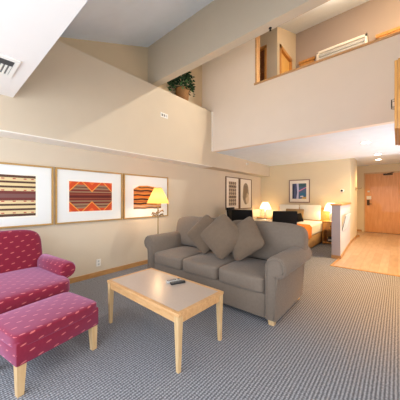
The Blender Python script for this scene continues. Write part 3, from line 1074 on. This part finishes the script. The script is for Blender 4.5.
# ------------------------------------------------------------ dining corner behind the sofa
dt = thing('dining_table', 'round pale dining table behind the sofa between black chairs', 'table', (-2.32, 5.0, 0))
MB().lathe([(0.46, 0.715), (0.47, 0.72), (0.47, 0.74), (0.46, 0.745), (0.0, 0.745)], n=40, caps=False).build('table_top', mat('cream_table_top', srgb(224, 204, 180), 0.35), dt, smooth=True)
MB().lathe([(0.05, 0.03), (0.04, 0.1), (0.04, 0.715)], n=16).build('pedestal', M['ltwoodz'], dt, smooth=True)
MB().box(-0.3, 0.3, -0.03, 0.03, 0, 0.04, 0.01).box(-0.03, 0.03, -0.3, 0.3, 0, 0.04, 0.01).build('base', M['ltwoodz'], dt)


def dining_chair(label, loc, rz, zt=0.95):
    t = thing('dining_chair', label, 'chair', loc, rz, 'black dining chairs')
    # local: +y is where the sitter faces
    MB().cushion(0.22, 0.22, 0.04, p=7, puff=0.01, n=8, M4=Matrix.Translation((0, 0, 0.45))).build('seat', M['black'], t, smooth='all')
    M4 = Matrix.Translation((0, -0.22, 0.76)) @ Matrix.Rotation(math.radians(7), 4, 'X')
    MB().box(-0.225, 0.225, -0.025, 0.025, -0.2, 0.26, 0.015, 2, M4).build('backrest', M['black'], t, smooth=True)
    for sx in (-1, 1):
        MB().taper(sx * 0.19, 0.18, 0, 0.42, 0.014, 0.02).build('leg', M['darkwood'], t)
        MB().taper(sx * 0.19, -0.20, 0, 0.62, 0.014, 0.018, 0, -0.03).build('leg', M['darkwood'], t)
    return t


dc = dining_chair('black dining chair with square back on the right of the table', (-1.74, 4.42, 0), math.radians(40))
dup(dc, (-2.47, 4.36, 0), math.radians(10), 'black dining chair showing low behind the middle throw pillows')
dup(dc, (-3.06, 5.08, 0), math.radians(-80), 'black dining chair farthest left, against the wall under the framed pair')

# ------------------------------------------------------------ bedroom
bed = thing('bed', 'double bed with white linen and tan skirt behind the sofa', 'bed', (-2.28, 6.35, 0))
# local x across +-0.67, y -1.0..1.0 (head at +y)
MB().box(-0.66, 0.66, -1.0, 1.0, 0.02, 0.34, 0.02).build('bed_skirt', M['skirt'], bed, smooth=True)
MB().cushion(0.68, 1.02, 0.14, p=12, n=18, puff=0.02, M4=Matrix.Translation((0, 0, 0.46))).build('mattress', M['linen'], bed, smooth='all')
B(-0.70, 0.82, 1.07, 1.13, 0.3, 0.98, 0.01).build('headboard', M['amber'], bed, smooth=True)
tr = [(-0.70, 0.36)]
xs = [(-0.70, 0.36), (-0.705, 0.55), (-0.66, 0.615), (0.0, 0.632), (0.66, 0.615), (0.71, 0.55), (0.70, 0.30), (0.685, 0.30), (0.69, 0.54), (0.65, 0.60), (0.0, 0.617), (-0.65, 0.60), (-0.69, 0.54), (-0.685, 0.36)]
thr = MB().prism(xs, 'y', 5.50, 5.95).build('bed_throw', M['orange'], None, smooth=True)
thr.location = (-2.28, 0, 0)
tag(thr, 'orange wool throw laid across the foot of the bed', 'blanket')


def bed_pillow(name, label, loc, hx_, hz_, lean, m, yaw=0, grp=None, spin=0, th=0.09):
    M4 = Matrix.Rotation(math.radians(yaw), 4, 'Z') @ Matrix.Rotation(math.radians(90 - lean), 4, 'X') @ Matrix.Rotation(math.radians(spin), 4, 'Z')
    o = MB().cushion(hx_, hz_, th, p=14, n=12, pinch=0.03, M4=M4).build(name, m, None, smooth='all', loc=loc)
    return tag(o, label, 'pillow', grp)


bed_pillow('bed_pillow', 'upright white bed pillow on the left under the picture', (-2.60, 7.28, 0.84), 0.31, 0.225, 8, M['linen'])
bed_pillow('bed_pillow', 'upright white bed pillow on the right under the picture', (-1.98, 7.28, 0.84), 0.30, 0.225, 8, M['linen'])
bed_pillow('accent_pillow', 'tan accent pillow leaning on the white bed pillows', (-2.36, 7.07, 0.78), 0.27, 0.165, 16, M['tanlinen'], th=0.07)
bed_pillow('accent_pillow', 'small black cushion propped on the bed beside the orange throw', (-1.98, 6.30, 0.745), 0.09, 0.12, 25, M['black'], 35, th=0.045, spin=8)


def nightstand(label, loc):
    t = thing('nightstand', label, 'nightstand', loc, 0, 'bedside tables')
    MB().box(-0.2, -0.18, -0.2, 0.2, 0, 0.6).box(0.18, 0.2, -0.2, 0.2, 0, 0.6).box(-0.18, 0.18, 0.18, 0.2, 0.03, 0.6).box(-0.18, 0.18, -0.19, 0.18, 0.03, 0.06).box(-0.18, 0.18, -0.19, 0.18, 0.38, 0.4).build('carcass', M['amber'], t)
    B(-0.21, 0.21, -0.22, 0.21, 0.6, 0.63, 0.005).build('top', M['amber'], t)
    dr = B(-0.178, 0.178, -0.205, -0.19, 0.41, 0.59, 0.004).build('drawer', M['amber'], t)
    MB().lathe([(0.012, -0.205), (0.015, -0.225), (0.006, -0.232)], n=12, axis='y', c=(0, 0, 0.5)).build('knob', M['bronze'], dr)
    return t


ns = nightstand('amber wood nightstand right of the bed by the partition', (-1.375, 7.18, 0))
dup(ns, (-3.33, 7.18, 0), 0, 'wood nightstand left of the bed below the far lamp')
ph = thing('shelf_box', 'small dark box on the shelf of the right nightstand', 'box', (-1.40, 7.12, 0.0605))
B(-0.09, 0.09, -0.08, 0.08, 0, 0.12, 0.01).build('case', M['blackp'], ph)
B(-0.05, 0.05, -0.083, -0.08, 0.03, 0.08).build('front_plate', M['silver'], ph)


def table_lamp(label, loc):
    t = thing('table_lamp', label, 'lamp', loc, 0, 'bedside lamps')
    MB().lathe([(0.06, 0.001), (0.06, 0.015), (0.025, 0.03), (0.045, 0.10), (0.05, 0.15), (0.03, 0.22), (0.012, 0.25)], n=20).build('base', M['ceramic'], t, smooth=True)
    MB().lathe([(0.006, 0.25), (0.006, 0.46)], n=8).build('rod', M['brass'], t)
    MB().lathe([(0.185, 0.27), (0.13, 0.42), (0.085, 0.50)], n=30, caps=False).build('lamp_shade', M['shade2'], t, smooth=True)
    MB().lathe([(0.0, 0.32), (0.02, 0.33), (0.028, 0.36), (0.02, 0.39), (0.0, 0.4)], n=12, caps=False).build('bulb', M['glow'], t, smooth=True)
    return t


tl = table_lamp('white bedside lamp half hidden by the partition', (-1.40, 7.17, 0.6302))
dup(tl, (-3.33, 7.17, 0.6302), 0, 'white bedside lamp in the far left corner')
point('bedside_lamp_light', (-1.40, 7.17, 0.925), 12, (1.0, 0.72, 0.34), 0.03)
point('bedside_lamp_light', (-3.33, 7.17, 0.925), 11, (1.0, 0.74, 0.42), 0.03)

# ------------------------------------------------------------ kitchen cabinet at the right edge
kc = thing('wall_cabinet', 'amber oak wall cabinet cut off by the right edge', 'cabinet', (XR, 2.75, 1.47))
B(-0.66, -0.002, -0.33, 0.45, 0.34, 0.90).build('body', M['amber'], kc)
for k in (0, 1):
    dd = B(-0.682, -0.661, -0.325 + k * 0.388, 0.057 + k * 0.388, 0.345, 0.895, 0.004).build('door', M['amber'], kc)
    MB().tube([(-0.682, 0.01 + k * 0.06, 0.62), (-0.705, 0.01 + k * 0.06, 0.625), (-0.705, 0.01 + k * 0.06, 0.69), (-0.682, 0.01 + k * 0.06, 0.695)], 0.005, 6).build('handle', M['bronze'], dd)
B(-0.64, -0.002, 0.25, 0.45, 0.0, 0.34).build('side_panel', M['amber'], kc)
